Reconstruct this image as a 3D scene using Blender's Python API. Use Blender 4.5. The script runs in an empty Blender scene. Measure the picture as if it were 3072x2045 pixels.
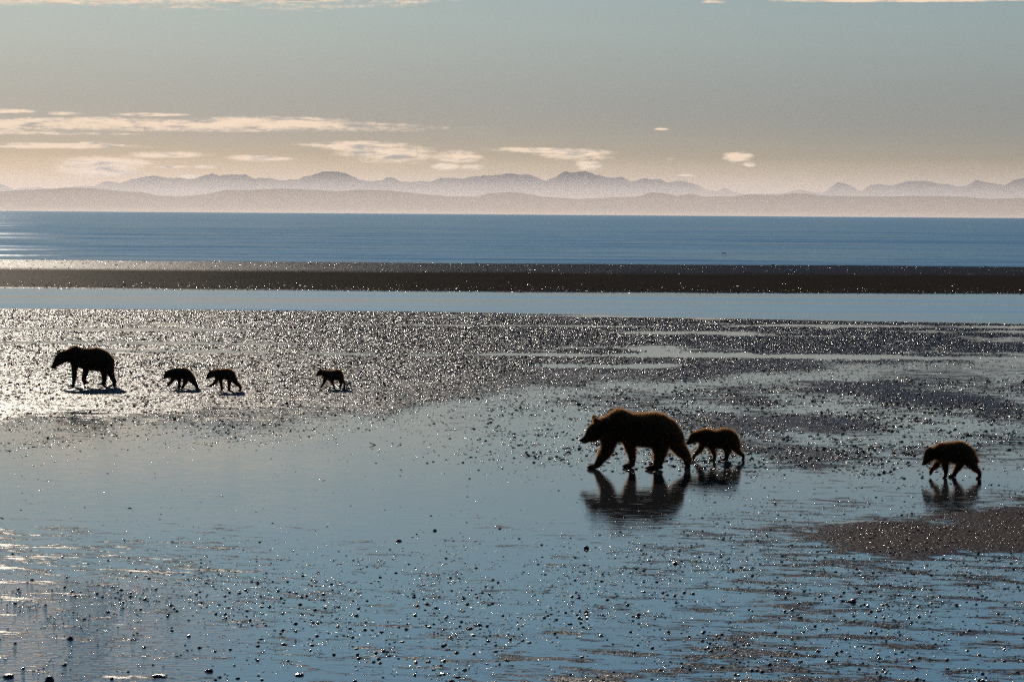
import bpy, bmesh, math, random
import numpy as np
from mathutils import Vector, Matrix

sc = bpy.context.scene
COL = sc.collection
R = math.radians
rng = np.random.default_rng(7)

# ------------------------------------------------------------------ camera
PW, PH = 3072.0, 2045.0          # photograph size, used to turn picture measures into places
FPX = 8711.0                     # focal length in photograph pixels (about 102 mm)
CAM_H = 4.55
HORIZON = 642.0
PITCH = math.atan((PH / 2 - HORIZON) / FPX)
ROLL = R(0.40)
cam_d = bpy.data.cameras.new('camera')
cam_d.sensor_width = 36.0
cam_d.lens = 36.0 * FPX / PW
cam_d.clip_start = 0.5
cam_d.clip_end = 400000.0
cam = bpy.data.objects.new('camera', cam_d)
COL.objects.link(cam)
CROT = Matrix.Rotation(math.pi / 2 - PITCH, 3, 'X') @ Matrix.Rotation(ROLL, 3, 'Z')
cam.matrix_world = Matrix.Translation((0, 0, CAM_H)) @ CROT.to_4x4()
sc.camera = cam
CM = np.array(CROT)

# ------------------------------------------------------------------ light
SUN_AZ, SUN_EL = R(-15.5), R(17.0)          # azimuth left of the view axis (+Y)
SKY_STRENGTH = 0.05
SUN_STRENGTH = 5.0
EXPOSURE = -0.4
sun_dir = Vector((math.sin(SUN_AZ) * math.cos(SUN_EL), math.cos(SUN_AZ) * math.cos(SUN_EL), math.sin(SUN_EL)))
sl = bpy.data.lights.new('sun', 'SUN')
sl.energy = SUN_STRENGTH
sl.angle = R(0.55)
sl.color = (1.0, 0.88, 0.73)
so = bpy.data.objects.new('sun', sl)
COL.objects.link(so)
so.rotation_euler = (-sun_dir).to_track_quat('-Z', 'Y').to_euler()

sc.view_settings.view_transform = 'Standard'
sc.view_settings.look = 'None'
sc.view_settings.exposure = EXPOSURE
sc.view_settings.gamma = 1.0
sc.view_settings.use_curve_mapping = False
sc.render.engine = 'CYCLES'
cy = sc.cycles
cy.max_bounces = 5
cy.diffuse_bounces = 2
cy.glossy_bounces = 3
cy.transmission_bounces = 3
cy.volume_bounces = 1
cy.transparent_max_bounces = 6
cy.use_denoising = False
cy.denoiser = 'OPENIMAGEDENOISE'
cy.caustics_reflective = False
cy.caustics_refractive = False
cy.sample_clamp_indirect = 4.0
cy.use_adaptive_sampling = False


# ------------------------------------------------------------------ picture measure <-> place
def ray(px, py):
    px, py = np.asarray(px, float), np.asarray(py, float)
    v = np.stack([(px - PW / 2) / FPX, -(py - PH / 2) / FPX, -np.ones_like(px)], -1)
    return v @ CM.T

def ground(px, py, z=0.0):
    d = ray(px, py)
    t = (z - CAM_H) / d[..., 2]
    return d[..., 0] * t, d[..., 1] * t

def project(x, y, z=0.0):
    p = np.stack([np.asarray(x, float), np.asarray(y, float), np.zeros_like(x) + z - CAM_H], -1) @ CM
    return PW / 2 + FPX * p[..., 0] / -p[..., 2], PH / 2 - FPX * p[..., 1] / -p[..., 2]

def px_per_m(y):
    return FPX / y


# ------------------------------------------------------------------ numpy noise
def _h(ix, iy, s):
    n = (ix.astype(np.int64) * 374761393 + iy.astype(np.int64) * 668265263 + s * 1442695041) & 0xffffffff
    n = ((n ^ (n >> 13)) * 1274126177) & 0xffffffff
    return ((n ^ (n >> 16)) & 0xffff) / 65535.0

def vnoise(x, y, s=0):
    ix, iy = np.floor(x), np.floor(y)
    fx, fy = x - ix, y - iy
    fx, fy = fx * fx * (3 - 2 * fx), fy * fy * (3 - 2 * fy)
    a, b = _h(ix, iy, s), _h(ix + 1, iy, s)
    c, d = _h(ix, iy + 1, s), _h(ix + 1, iy + 1, s)
    return (a * (1 - fx) + b * fx) * (1 - fy) + (c * (1 - fx) + d * fx) * fy

def fbm(x, y, s=0, o=4):
    v, a, t = 0.0, 1.0, 0.0
    for k in range(o):
        v = v + a * vnoise(x * 2 ** k + 17.3 * k, y * 2 ** k - 9.1 * k, s + k)
        t += a
        a *= 0.5
    return v / t

def sstep(a, b, x):
    t = np.clip((x - a) / (b - a), 0, 1)
    return t * t * (3 - 2 * t)


# ------------------------------------------------------------------ node helpers
class NT:
    def __init__(self, tree):
        self.t = tree
        tree.nodes.clear()

    def n(self, kind, ins=None, **props):
        nd = self.t.nodes.new(kind)
        for k, v in props.items():
            setattr(nd, k, v)
        for k, v in (ins or {}).items():
            s = nd.inputs[k]
            if isinstance(v, bpy.types.NodeSocket):
                self.t.links.new(v, s)
            else:
                s.default_value = v
        return nd

    def math(self, op, a, b=0.0, c=0.0, clamp=False):
        return self.n('ShaderNodeMath', {0: a, 1: b, 2: c}, operation=op, use_clamp=clamp).outputs[0]

    def ramp(self, x, lo, hi, a=0.0, b=1.0):
        return self.n('ShaderNodeMapRange', {0: x, 1: lo, 2: hi, 3: a, 4: b}, interpolation_type='SMOOTHSTEP').outputs[0]

    def mix(self, f, a, b):
        return self.n('ShaderNodeMix', {0: f, 6: a, 7: b}, data_type='RGBA').outputs[2]

    def noise(self, vec, scale, detail=3.0, rough=0.55, dist=0.0):
        return self.n('ShaderNodeTexNoise', {'Vector': vec, 'Scale': scale, 'Detail': detail, 'Roughness': rough,
                                             'Distortion': dist}, noise_dimensions='3D').outputs[0]

    def scaled(self, vec, s):
        return self.n('ShaderNodeVectorMath', {0: vec, 1: s}, operation='MULTIPLY').outputs[0]


def material(name):
    m = bpy.data.materials.new(name)
    m.use_nodes = True
    return m, NT(m.node_tree)

def c4(r, g, b):
    return (r, g, b, 1.0)


# ------------------------------------------------------------------ world: clear low-sun sky with thin cloud
w = bpy.data.worlds.new('World')
sc.world = w
w.use_nodes = True
W = NT(w.node_tree)
sky = W.n('ShaderNodeTexSky', sky_type='NISHITA', sun_disc=False, sun_elevation=SUN_EL, sun_rotation=SUN_AZ,
          altitude=0.0, air_density=1.0, dust_density=0.14, ozone_density=1.6)
tc = W.n('ShaderNodeTexCoord').outputs['Generated']
sep = W.n('ShaderNodeSeparateXYZ', {0: tc})
az = W.math('ARCTAN2', sep.outputs[0], sep.outputs[1])
el = W.math('ARCSINE', sep.outputs[2])
P = W.n('ShaderNodeCombineXYZ', {0: az, 1: el, 2: 0.0}).outputs[0]

def azel(px, py):
    d = ray(px, py)
    d = d / np.linalg.norm(d)
    return math.atan2(d[0], d[1]), math.asin(d[2])

A7 = lambda x, y: (x / 1.534, 300 + y / 1.534)
A8 = lambda x, y: (1536 + x / 1.534, 300 + y / 1.534)
CL = []
for f_, x, y, hw, hh in [
    (A7, 450, 112, 1560, 30), (A7, 1250, 100, 330, 26), (A7, -300, 108, 900, 38), (A7, 30, 52, 150, 10), (A7, 295, 62, 90, 9), (A7, 700, 68, 170, 9),
    (A7, 200, 153, 370, 9), (A7, 100, 209, 520, 14), (A7, 420, 200, 90, 7), (A7, 480, 305, 235, 52),
    (A7, 760, 252, 200, 17), (A7, 1180, 268, 165, 15), (A7, 1650, 210, 260, 20), (A7, 1800, 252, 240, 42),
    (A7, 2100, 258, 120, 28), (A7, 2050, 306, 65, 20), (A7, 2180, 312, 65, 15), (A7, 880, 355, 55, 12),
    (A7, 790, 308, 95, 8), (A7, 945, 310, 58, 9), (A8, 80, 230, 230, 12), (A8, 310, 252, 170, 26),
    (A8, 350, 300, 60, 22), (A8, 690, 135, 34, 7), (A8, 725, 272, 28, 8), (A8, 1040, 262, 70, 26),
    (A8, 1090, 296, 32, 12), (A8, 800, 347, 42, 6)]:
    px, py = f_(x, y)
    CL.append((px, py, hw / 1.534, hh / 1.534))
CL += [(250, -50, 1150, 66), (-900, -60, 900, 90), (2760, 0, 480, 7), (2140, 6, 44, 5)]
mask = None
for px, py, hw, hh in CL:
    a0, e0 = azel(px, py)
    s0, s1 = FPX / hw, FPX / hh
    v = W.n('ShaderNodeVectorMath', {0: P, 1: (s0, s1, 0), 2: (-a0 * s0, -e0 * s1, 0)}, operation='MULTIPLY_ADD').outputs[0]
    dd = W.n('ShaderNodeVectorMath', {0: v, 1: v}, operation='DOT_PRODUCT').outputs[1]
    mk = W.math('SUBTRACT', 1.0, dd)
    mask = mk if mask is None else W.math('MAXIMUM', mask, mk)
mask = W.math('MAXIMUM', mask, -3.0)
nA = W.noise(W.scaled(P, (30, 380, 1)), 1.0, 5.0, 0.58, 0.45)
nB = W.noise(W.scaled(P, (320, 900, 1)), 1.0, 5.0, 0.65, 0.3)
cov = W.math('ADD', W.math('MULTIPLY_ADD', W.math('SUBTRACT', nA, 0.5), 2.6, mask), W.math('MULTIPLY', W.math('SUBTRACT', nB, 0.5), 1.8))
cov = W.ramp(cov, -0.30, 0.85)
# thin high streaks all round the sky
nC = W.noise(W.scaled(P, (9, 120, 1)), 1.0, 5.0, 0.6, 0.5)
thin = W.math('MULTIPLY', W.ramp(nC, 0.52, 0.75), W.math('MULTIPLY', W.ramp(el, 0.05, 0.10), 0.35))
shade = W.noise(W.scaled(P, (90, 480, 1)), 1.0, 4.0, 0.6, 0.4)
tint = W.mix(W.ramp(el, 0.0, 0.032), c4(0.92, 0.82, 0.88), c4(0.65, 0.68, 0.95))
tint = W.mix(W.ramp(el, 0.03, 0.075), tint, c4(0.92, 1.0, 1.18))
tint = W.mix(W.ramp(el, 0.07, 0.16), tint, c4(0.98, 1.46, 1.80))  # sky belt above the view brightened by added tint, for lighter film reflections
tint = W.mix(W.ramp(el, 0.15, 0.5), tint, c4(0.42, 0.80, 1.28))
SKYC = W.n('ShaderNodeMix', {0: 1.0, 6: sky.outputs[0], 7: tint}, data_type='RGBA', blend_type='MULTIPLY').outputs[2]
cl_col = W.mix(W.ramp(shade, 0.30, 0.54), c4(11.0, 9.9, 8.9), c4(25.0, 19.4, 14.4))
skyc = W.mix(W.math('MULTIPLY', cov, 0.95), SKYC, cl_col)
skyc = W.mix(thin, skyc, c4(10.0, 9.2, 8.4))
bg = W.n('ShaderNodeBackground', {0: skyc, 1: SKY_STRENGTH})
W.n('ShaderNodeOutputWorld', {0: bg.outputs[0]})


# ------------------------------------------------------------------ object helpers
def mesh_obj(name, verts, faces, mat=None, parent=None, smooth=True):
    me = bpy.data.meshes.new(name)
    verts = np.asarray(verts, np.float32)
    faces = np.asarray(faces, np.int32)
    k = faces.shape[1]
    me.vertices.add(len(verts))
    me.vertices.foreach_set('co', verts.ravel())
    me.loops.add(faces.size)
    me.loops.foreach_set('vertex_index', faces.ravel())
    me.polygons.add(len(faces))
    me.polygons.foreach_set('loop_start', np.arange(0, faces.size, k, dtype=np.int32))
    me.polygons.foreach_set('use_smooth', np.full(len(faces), smooth))
    me.update(calc_edges=True)
    me.validate()
    if mat:
        me.materials.append(mat)
    o = bpy.data.objects.new(name, me)
    COL.objects.link(o)
    o.parent = parent
    return o

def grid_faces(nr, nc):
    i = np.arange(nr - 1)[:, None] * nc + np.arange(nc - 1)[None, :]
    i = i.ravel()
    return np.stack([i, i + 1, i + nc + 1, i + nc], 1)

def attr(o, name, vals):
    a = o.data.attributes.new(name, 'FLOAT', 'POINT')
    a.data.foreach_set('value', np.asarray(vals, np.float32).ravel())

def tag(o, label, cat, group=None):
    o['label'] = label
    o['category'] = cat
    if group:
        o['group'] = group
    return o


# ------------------------------------------------------------------ layout of the flat (measured on the photograph, 2355 wide)
DS = PW / 2355.0

def disp(x, y):
    u, v = project(x, y)
    return u / DS, v / DS

def curve(u, pts):
    p = np.array(pts, float)
    return np.interp(u, p[:, 0], p[:, 1])

SHORE = [(-900, 708), (0, 709), (500, 712), (1000, 716), (1300, 722), (1550, 730), (2355, 744), (3200, 756)]
FLAT_END = [(-900, 1015), (0, 1012), (300, 995), (600, 988), (800, 975), (1000, 955), (1200, 930), (1400, 900), (1700, 880), (2355, 872), (3200, 880)]
BAND = [(-900, 1450), (0, 1410), (300, 1370), (700, 1375), (1100, 1385), (1400, 1335), (1700, 1275), (2000, 1270), (2355, 1290), (3200, 1320)]
BANK_T = [(1600, 1290), (1780, 1245), (1900, 1215), (2100, 1180), (2355, 1145), (3200, 1060)]
BANK_B = [(1600, 1240), (1780, 1272), (1850, 1294), (1950, 1310), (2100, 1304), (2355, 1294), (3200, 1290)]

def flat_fields(x, y):
    """mud: share of the ground standing out of the film; peb: stones per square metre"""
    y = np.maximum(y, 6.0)
    u, v = disp(x, y)
    n1 = fbm(x * 0.16 + 3, y * 0.055, 11, 4) - 0.5
    n2 = fbm(x * 0.7, y * 0.22, 31, 4) - 0.5
    n3 = fbm(x * 1.3, y * 0.7, 37, 5) - 0.5
    vs, ve = curve(u, SHORE), curve(u, FLAT_END)
    vj = v + 120 * n1 + 60 * n2
    z1 = sstep(vs - 4, vs + 6, v) * (1 - sstep(ve - 130, ve + 60, vj))
    right = sstep(900, 2000, u)
    # water lying in lines on the far flat, mostly to the right
    pools = sstep(0.06, 0.14, fbm(x * 0.05 + 9, y * 0.33, 51, 3) - 0.5 + 0.35 * n2 - 0.10 * (1 - right))
    mud = z1 * (1 - 0.95 * pools)
    mid = sstep(ve - 25, ve + 10, v) * (1 - sstep(1060, 1130, v + 90 * n1)) * sstep(700, 1500, u + 500 * n1)
    mud = np.maximum(mud, mid * (0.44 + 0.5 * n1 + 0.9 * n2))
    low = sstep(1050, 1110, v) * (0.41 + 0.07 * right + 0.7 * n1)
    mud = np.maximum(mud, np.clip(low, 0, 0.55) * 0.85)
    mud = np.maximum(mud, 0.22 + 0.8 * n1)
    bt, bb = curve(u, BANK_T), curve(u, BANK_B)
    bank = sstep(-30, 55, v - bt + 130 * n3) * sstep(-12, 40, bb - 8 - v + 110 * n3) * sstep(1560, 1900, u + 520 * n3)
    mud = np.maximum(mud, bank)
    # the quiet film round the bears
    film = np.exp(-(((u - 1480) / 330) ** 2 + ((v - 1120) / 55) ** 2)) + np.exp(-(((u - 700) / 600) ** 2 + ((v - 1150) / 80) ** 2)) \
        + np.exp(-(((u - 2200) / 150) ** 2 + ((v - 1105) / 30) ** 2))
    mud = mud * (1 - 0.6 * np.clip(film, 0, 1))
    mud = np.clip(mud, 0, 1)
    bc = curve(u, BAND)
    band = np.exp(-((v - bc) / 75.0) ** 2)
    cl = np.exp(3.4 * (fbm(x * 1.1, y * 0.45, 71, 4) - 0.5))
    cl2 = np.exp(5.0 * (fbm(x * 4.0, y * 1.5, 91, 3) - 0.5))
    below = sstep(0, 60, v - bc)
    peb = (170 * band + 48 * below * (1 - band)) * cl * cl2 * (0.4 + 0.6 * sstep(0, 900, u))
    peb = peb + (2.0 + 10.0 * sstep(1000, 2200, u)) * cl * cl2 * sstep(ve, ve + 60, v) * (1 - band)
    peb = np.maximum(peb, mid * 60 * cl * cl2 * (0.3 + mud))
    peb = np.maximum(peb, z1 * (1 - pools) * 150 * (0.55 + 0.45 * cl))
    peb = np.maximum(peb, bank * 170 * (0.6 + 0.4 * cl))
    return mud, peb, bank, np.maximum(z1, 0.75 * mid)


# ------------------------------------------------------------------ materials of the ground and the water
def glossy_mix(t, col, rough, ior, k, nrm):
    """diffuse under a clear wet surface with a Beckmann lobe (no long tails)"""
    d = t.n('ShaderNodeBsdfDiffuse', {'Color': col, 'Normal': nrm})
    g = t.n('ShaderNodeBsdfAnisotropic', {'Color': c4(1, 1, 1), 'Roughness': rough, 'Normal': nrm}, distribution='BECKMANN')
    f = t.n('ShaderNodeFresnel', {'IOR': ior, 'Normal': nrm}).outputs[0]
    return t.n('ShaderNodeMixShader', {0: t.math('MULTIPLY', f, k), 1: d.outputs[0], 2: g.outputs[0]}).outputs[0]

def ground_material():
    m, t = material('wet_tidal_mud')
    tcn = t.n('ShaderNodeTexCoord').outputs['Object']
    at = t.n('ShaderNodeAttribute', attribute_name='mud').outputs['Fac']
    bankf = t.n('ShaderNodeAttribute', attribute_name='bank').outputs['Fac']
    rot = t.n('ShaderNodeVectorRotate', {'Vector': tcn, 'Angle': R(14)}, rotation_type='Z_AXIS').outputs[0]
    na = t.noise(t.scaled(rot, (0.9, 2.2, 1)), 1.0, 6.0, 0.66, 0.4)
    nb = t.noise(t.scaled(rot, (4.0, 14.0, 1)), 1.0, 4.0, 0.65, 0.4)
    nn = t.math('ADD', t.math('MULTIPLY', na, 0.6), t.math('MULTIPLY', nb, 0.4))
    # emergent where the noise lies under the share
    thr = t.math('MULTIPLY_ADD', at, 0.52, 0.24)
    f = t.ramp(t.math('SUBTRACT', thr, nn), -0.02, 0.04)
    fine = t.noise(tcn, 38.0, 3.0, 0.65)
    lump = t.noise(tcn, 11.0, 3.0, 0.6)
    col = t.mix(lump, c4(0.020, 0.017, 0.015), c4(0.052, 0.042, 0.034))
    col = t.mix(t.math('MULTIPLY', bankf, 0.8), col, c4(0.12, 0.078, 0.050))
    rip = t.noise(t.scaled(tcn, (1.6, 5.5, 1)), 1.0, 3.0, 0.5, 0.8)
    rip2 = t.noise(t.scaled(tcn, (7.0, 16.0, 1)), 1.0, 2.0, 0.5, 0.4)
    patch = t.ramp(t.noise(t.scaled(tcn, (0.20, 0.09, 1)), 1.0, 3.0, 0.55), 0.42, 0.66)
    h_film = t.math('ADD', t.math('MULTIPLY', rip, 0.0022), t.math('MULTIPLY', t.math('MULTIPLY', rip2, t.math('MULTIPLY_ADD', t.n('ShaderNodeAttribute', attribute_name='ripple').outputs['Fac'], 5.0, patch)), 0.0022))
    h_mud = t.math('ADD', t.math('MULTIPLY', lump, 0.030), t.math('MULTIPLY', fine, 0.010))
    h = t.n('ShaderNodeMix', {0: f, 2: h_film, 3: h_mud}, data_type='FLOAT').outputs[0]
    bump = t.n('ShaderNodeBump', {'Height': h, 'Distance': 1.0, 'Strength': 1.0}).outputs[0]
    film = glossy_mix(t, c4(0.040, 0.040, 0.040), 0.05, 1.5, 1.0, bump)
    mud = glossy_mix(t, col, t.ramp(fine, 0.3, 0.7, 0.48, 0.66), 1.36, t.math('MULTIPLY_ADD', bankf, -0.18, 0.30), bump)
    mx = t.n('ShaderNodeMixShader', {0: f, 1: film, 2: mud})
    t.n('ShaderNodeOutputMaterial', {0: mx.outputs[0]})
    return m

def water_material(name, rough, sx, sy, hgt, base, k):
    m, t = material(name)
    tcn = t.n('ShaderNodeTexCoord').outputs['Object']
    a = t.noise(t.scaled(tcn, (sx, sy, 1)), 1.0, 4.0, 0.55, 0.3)
    b = t.noise(t.scaled(tcn, (sx * 7, sy * 5, 1)), 1.0, 3.0, 0.55, 0.2)
    h = t.math('MULTIPLY', t.math('MULTIPLY_ADD', b, 0.35, a), hgt)
    bump = t.n('ShaderNodeBump', {'Height': h, 'Distance': 1.0, 'Strength': 1.0}).outputs[0]
    r = t.ramp(t.noise(t.scaled(tcn, (sx * 0.14, sy * 0.28, 1)), 1.0, 5.0, 0.65), 0.36, 0.64, rough * 0.55, rough * 1.12)
    t.n('ShaderNodeOutputMaterial', {0: glossy_mix(t, base, r, 1.33, k, bump)})
    return m

def stone_material(name, lo, hi, rough):
    m, t = material(name)
    tcn = t.n('ShaderNodeTexCoord').outputs['Object']
    oi = t.n('ShaderNodeObjectInfo').outputs['Random']
    n = t.noise(tcn, 3.0, 3.0, 0.6)
    col = t.mix(t.math('ADD', t.math('MULTIPLY', n, 0.5), t.math('MULTIPLY', oi, 0.5)), lo, hi)
    bump = t.n('ShaderNodeBump', {'Height': t.noise(tcn, 9.0, 3.0, 0.6), 'Distance': 0.05, 'Strength': 0.5}).outputs[0]
    t.n('ShaderNodeOutputMaterial', {0: glossy_mix(t, col, t.ramp(oi, 0.30, 0.90, 0.50, rough), 1.40, t.ramp(oi, 0.25, 0.95, 0.32, 0.9), bump)})
    return m

MUD = ground_material()
SEA = water_material('sea_water', 0.34, 0.06, 0.30, 0.22, c4(0.010, 0.048, 0.085), 0.68)
CHAN = water_material('channel_water', 0.26, 0.10, 0.55, 0.035, c4(0.014, 0.040, 0.065), 0.85)
CLOD, t = material('dull_mud_clod')
tcn = t.n('ShaderNodeTexCoord').outputs['Object']
nrm = t.n('ShaderNodeBump', {'Height': t.noise(tcn, 5.0, 3.0, 0.6), 'Distance': 0.1}).outputs[0]
t.n('ShaderNodeOutputMaterial', {0: glossy_mix(t, c4(0.016, 0.013, 0.011), 0.6, 1.36, 0.16, nrm)})
STONE = stone_material('wet_dark_stone', c4(0.012, 0.011, 0.009), c4(0.050, 0.042, 0.034), 0.20)

# ------------------------------------------------------------------ tidal flat
rows = np.concatenate([np.linspace(-80, 10, 10), np.geomspace(11, 175, 330)])
cols = np.linspace(-1, 1, 300)
Y = np.repeat(rows[:, None], 300, 1)
X = cols[None, :] * (60 + 0.22 * np.maximum(Y, 0))
mud, peb, bank, z1 = flat_fields(X, Y)
sx_, sy_ = ground(np.linspace(-1200, 4200, 200), curve(np.linspace(-1200, 4200, 200) / DS, SHORE) * DS)
Zs = np.interp(X, sx_, sy_)
fall = np.maximum(Y - Zs, -8)
Z = -0.014 - 0.030 * fall + 0.14 * (fbm(X * 0.035, Y * 0.30, 5, 4) - 0.5) * sstep(-6, 2, fall)
Z = np.where(fall < -7.9, 0.0, np.minimum(Z, 0.0))
Z = np.minimum(Z * sstep(-8, -3, fall), 0.0)
Z = np.maximum(Z, -0.5)
Z = Z + 0.02 * bank * sstep(0.3, 1.0, bank)
flat = mesh_obj('tidal_flat', np.stack([X, Y, Z], -1).reshape(-1, 3), grid_faces(*X.shape), MUD)
flat['kind'] = 'structure'
attr(flat, 'mud', mud)
attr(flat, 'bank', bank)
uu, vv = disp(X, np.maximum(Y, 6.0))
attr(flat, 'ripple', sstep(700, 100, uu) * sstep(1300, 1370, vv))

# seabed sheet to the horizon
sb, t = material('dark_seabed')
p = t.n('ShaderNodeBsdfPrincipled', {'Base Color': c4(0.03, 0.028, 0.025), 'Roughness': 0.8})
t.n('ShaderNodeOutputMaterial', {0: p.outputs[0]})
G = 130000.0
o = mesh_obj('seabed', [(-G, -400, -0.9), (G, -400, -0.9), (G, G, -0.9), (-G, G, -0.9)], [(0, 1, 2, 3)], sb)
o['kind'] = 'structure'

# ------------------------------------------------------------------ sand bar between the channel and the sea
def bar_front(x):
    return 171.0 + 9.0 * (fbm(x * 0.045, x * 0 + 2, 3, 5) - 0.5)

xb = np.linspace(-140, 140, 420)
tb = np.concatenate([np.linspace(-6, 6, 25), np.linspace(7, 110, 104)])
XB, TB = np.meshgrid(xb, tb)
BAR_T, BAR_Z = [-6, 0, 4, 20, 40, 50, 70, 84, 110], [-0.22, -0.03, 0.06, 0.26, 0.50, 0.56, 0.44, 0.0, -0.5]
prof = np.interp(TB, BAR_T, BAR_Z)
YB = bar_front(XB) + TB
ZB = prof + 0.05 * (fbm(XB * 0.25, YB * 0.12, 15, 5) - 0.5) + 0.10 * (fbm(XB * 0.02, YB * 0.015, 16, 3) - 0.5) * sstep(6, 40, TB)
bm_, t = material('dark_bar_sand')
tcn = t.n('ShaderNodeTexCoord').outputs['Object']
wet = t.n('ShaderNodeAttribute', attribute_name='wet').outputs['Fac']
n1 = t.noise(t.scaled(tcn, (0.3, 0.3, 1)), 1.0, 5.0, 0.6)
n2 = t.noise(tcn, 6.0, 4.0, 0.65)
col = t.mix(n1, c4(0.028, 0.022, 0.014), c4(0.058, 0.044, 0.028))
bump = t.n('ShaderNodeBump', {'Height': t.math('MULTIPLY', n2, 0.05), 'Distance': 1.0}).outputs[0]
t.n('ShaderNodeOutputMaterial', {0: glossy_mix(t, col, 0.54, 1.36, t.ramp(wet, 0, 1, 0.02, 0.14), bump)})
bar = mesh_obj('sand_bar', np.stack([XB, YB, ZB], -1).reshape(-1, 3), grid_faces(*XB.shape), bm_)
bar['kind'] = 'structure'
attr(bar, 'wet', np.clip(sstep(30, 42, TB + 3 * fbm(XB * 0.1, YB * 0.1, 8)) + sstep(3, 0, TB), 0, 1))

# ------------------------------------------------------------------ channel and sea
def sheet(name, ys, halfw, nc, amp, mat, z0):
    Yw = np.repeat(np.asarray(ys)[:, None], nc, 1)
    Xw = np.linspace(-1, 1, nc)[None, :] * halfw(Yw)
    ph = 2.2 * (fbm(Xw * 0.012, Yw * 0.02, 21, 3) - 0.5)
    sw = np.sin(Yw * 0.55 + 9 * ph) * fbm(Xw * 0.02, Yw * 0.06, 23, 3) + 0.6 * np.sin(Yw * 0.21 + 6 * ph)
    Zw = z0 + amp * sw * np.exp(-np.maximum(Yw - 700, 0) / 500)
    o = mesh_obj(name, np.stack([Xw, Yw, Zw], -1).reshape(-1, 3), grid_faces(*Xw.shape), mat)
    o['kind'] = 'structure'
    return o

sheet('channel', np.linspace(112, 190, 80), lambda y: 90 + 0 * y, 80, 0.0, CHAN, -0.02)
sheet('sea', np.concatenate([np.linspace(225, 900, 340), np.geomspace(910, 120000, 60)]),
      lambda y: 120 + 0.8 * y, 160, 0.10, SEA, -0.02)

# ------------------------------------------------------------------ far hills and mountains
FAR = [A7(*q) for q in [(-500, 395), (-250, 400), (-80, 380), (0, 385), (60, 410), (200, 405), (330, 404), (430, 395), (490, 375), (550, 383), (620, 365), (700, 350), (760, 358),
    (860, 360), (900, 362), (940, 350), (975, 337), (1010, 350), (1060, 342), (1130, 342), (1170, 362), (1220, 358), (1290, 365),
    (1370, 360), (1400, 345), (1440, 335), (1500, 328), (1560, 330), (1610, 345), (1650, 365), (1700, 378), (1750, 372),
    (1775, 358), (1810, 360), (1850, 380), (1900, 372), (1930, 368), (1980, 375), (2030, 357), (2080, 355), (2120, 358),
    (2200, 352), (2270, 345), (2330, 332)]] + [A8(*q) for q in [(0, 332), (70, 328), (110, 345), (150, 362), (195, 360),
    (240, 328), (280, 333), (335, 323), (390, 340), (450, 358), (510, 353), (545, 368), (600, 352), (640, 358), (670, 357),
    (720, 375), (780, 375), (850, 390), (910, 415), (945, 418), (980, 408), (1030, 422), (1080, 430), (1150, 425),
    (1230, 428), (1290, 418), (1325, 412), (1370, 418), (1440, 410), (1470, 390), (1503, 367), (1540, 380), (1575, 400),
    (1610, 418), (1650, 392), (1700, 387), (1730, 395), (1830, 375), (1900, 375), (1980, 380), (2040, 397), (2090, 395),
    (2135, 370), (2200, 385), (2270, 390), (2300, 372), (2356, 360), (2450, 375), (2600, 350), (2800, 395), (3000, 370)]]
NEAR = [A7(*q) for q in [(-500, 425), (-200, 418), (0, 415), (100, 408), (350, 398), (440, 402), (560, 415), (650, 418), (720, 435), (850, 438), (950, 430),
    (1040, 410), (1150, 408), (1290, 402), (1400, 408), (1560, 415), (1650, 408), (1800, 412), (1950, 430), (2080, 440),
    (2200, 440), (2250, 425)]] + [A8(*q) for q in [(0, 420), (60, 425), (140, 440), (280, 452), (450, 445), (580, 440),
    (640, 420), (700, 425), (760, 438), (830, 427), (880, 442), (1000, 440), (1100, 430), (1230, 430), (1300, 422),
    (1380, 428), (1450, 438), (1700, 438), (1900, 437), (2050, 438), (2200, 450), (2356, 445), (2700, 440), (3000, 452)]]

def range_mesh(name, pts, dist, depth, seed, mat, rough, nx=1900, ny=30):
    ae = np.array([azel(*q) for q in pts])
    a_lim = R(48)
    a = np.concatenate([np.linspace(-a_lim, -R(13), 160)[:-1], np.linspace(-R(13), R(13), nx - 318), np.linspace(R(13), a_lim, 160)[1:]])
    nx = len(a)
    crest = np.tan(np.interp(a, ae[:, 0], ae[:, 1])) * dist
    typ = crest.mean()
    wild = typ * (0.75 + 0.7 * (fbm(a * 60, a * 0, seed, 5) - 0.5))
    inside = sstep(ae[0, 0] - 0.02, ae[0, 0], a) * (1 - sstep(ae[-1, 0], ae[-1, 0] + 0.02, a))
    crest = crest * inside + wild * (1 - inside)
    tt = np.linspace(-1, 1, ny)
    A, T = np.meshgrid(a, tt)
    D = dist + T * depth
    Xm, Ym = D * np.sin(A) / np.cos(A) * np.cos(A), D * np.cos(A)
    fall = (1 - np.abs(T)) ** 0.85
    rug = fbm(Xm / (depth * 0.12), Ym / (depth * 0.12), seed + 7, 5)
    Zm = crest[None, :] * fall * (1 - 0.55 * rug * np.abs(T) * 1.6 * (1 - np.abs(T) ** 3)) - 6 * np.abs(T)
    rid = 1 - 2 * np.abs(fbm(Xm / (depth * 0.16), Ym / (depth * 0.16), seed + 3, 5) - 0.5)
    Zm = Zm + typ * rough * (rid - 0.72) * 2.0 * fall
    o = mesh_obj(name, np.stack([Xm, Ym, Zm], -1).reshape(-1, 3), grid_faces(ny, nx), mat)
    o['kind'] = 'structure'
    return o

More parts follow.
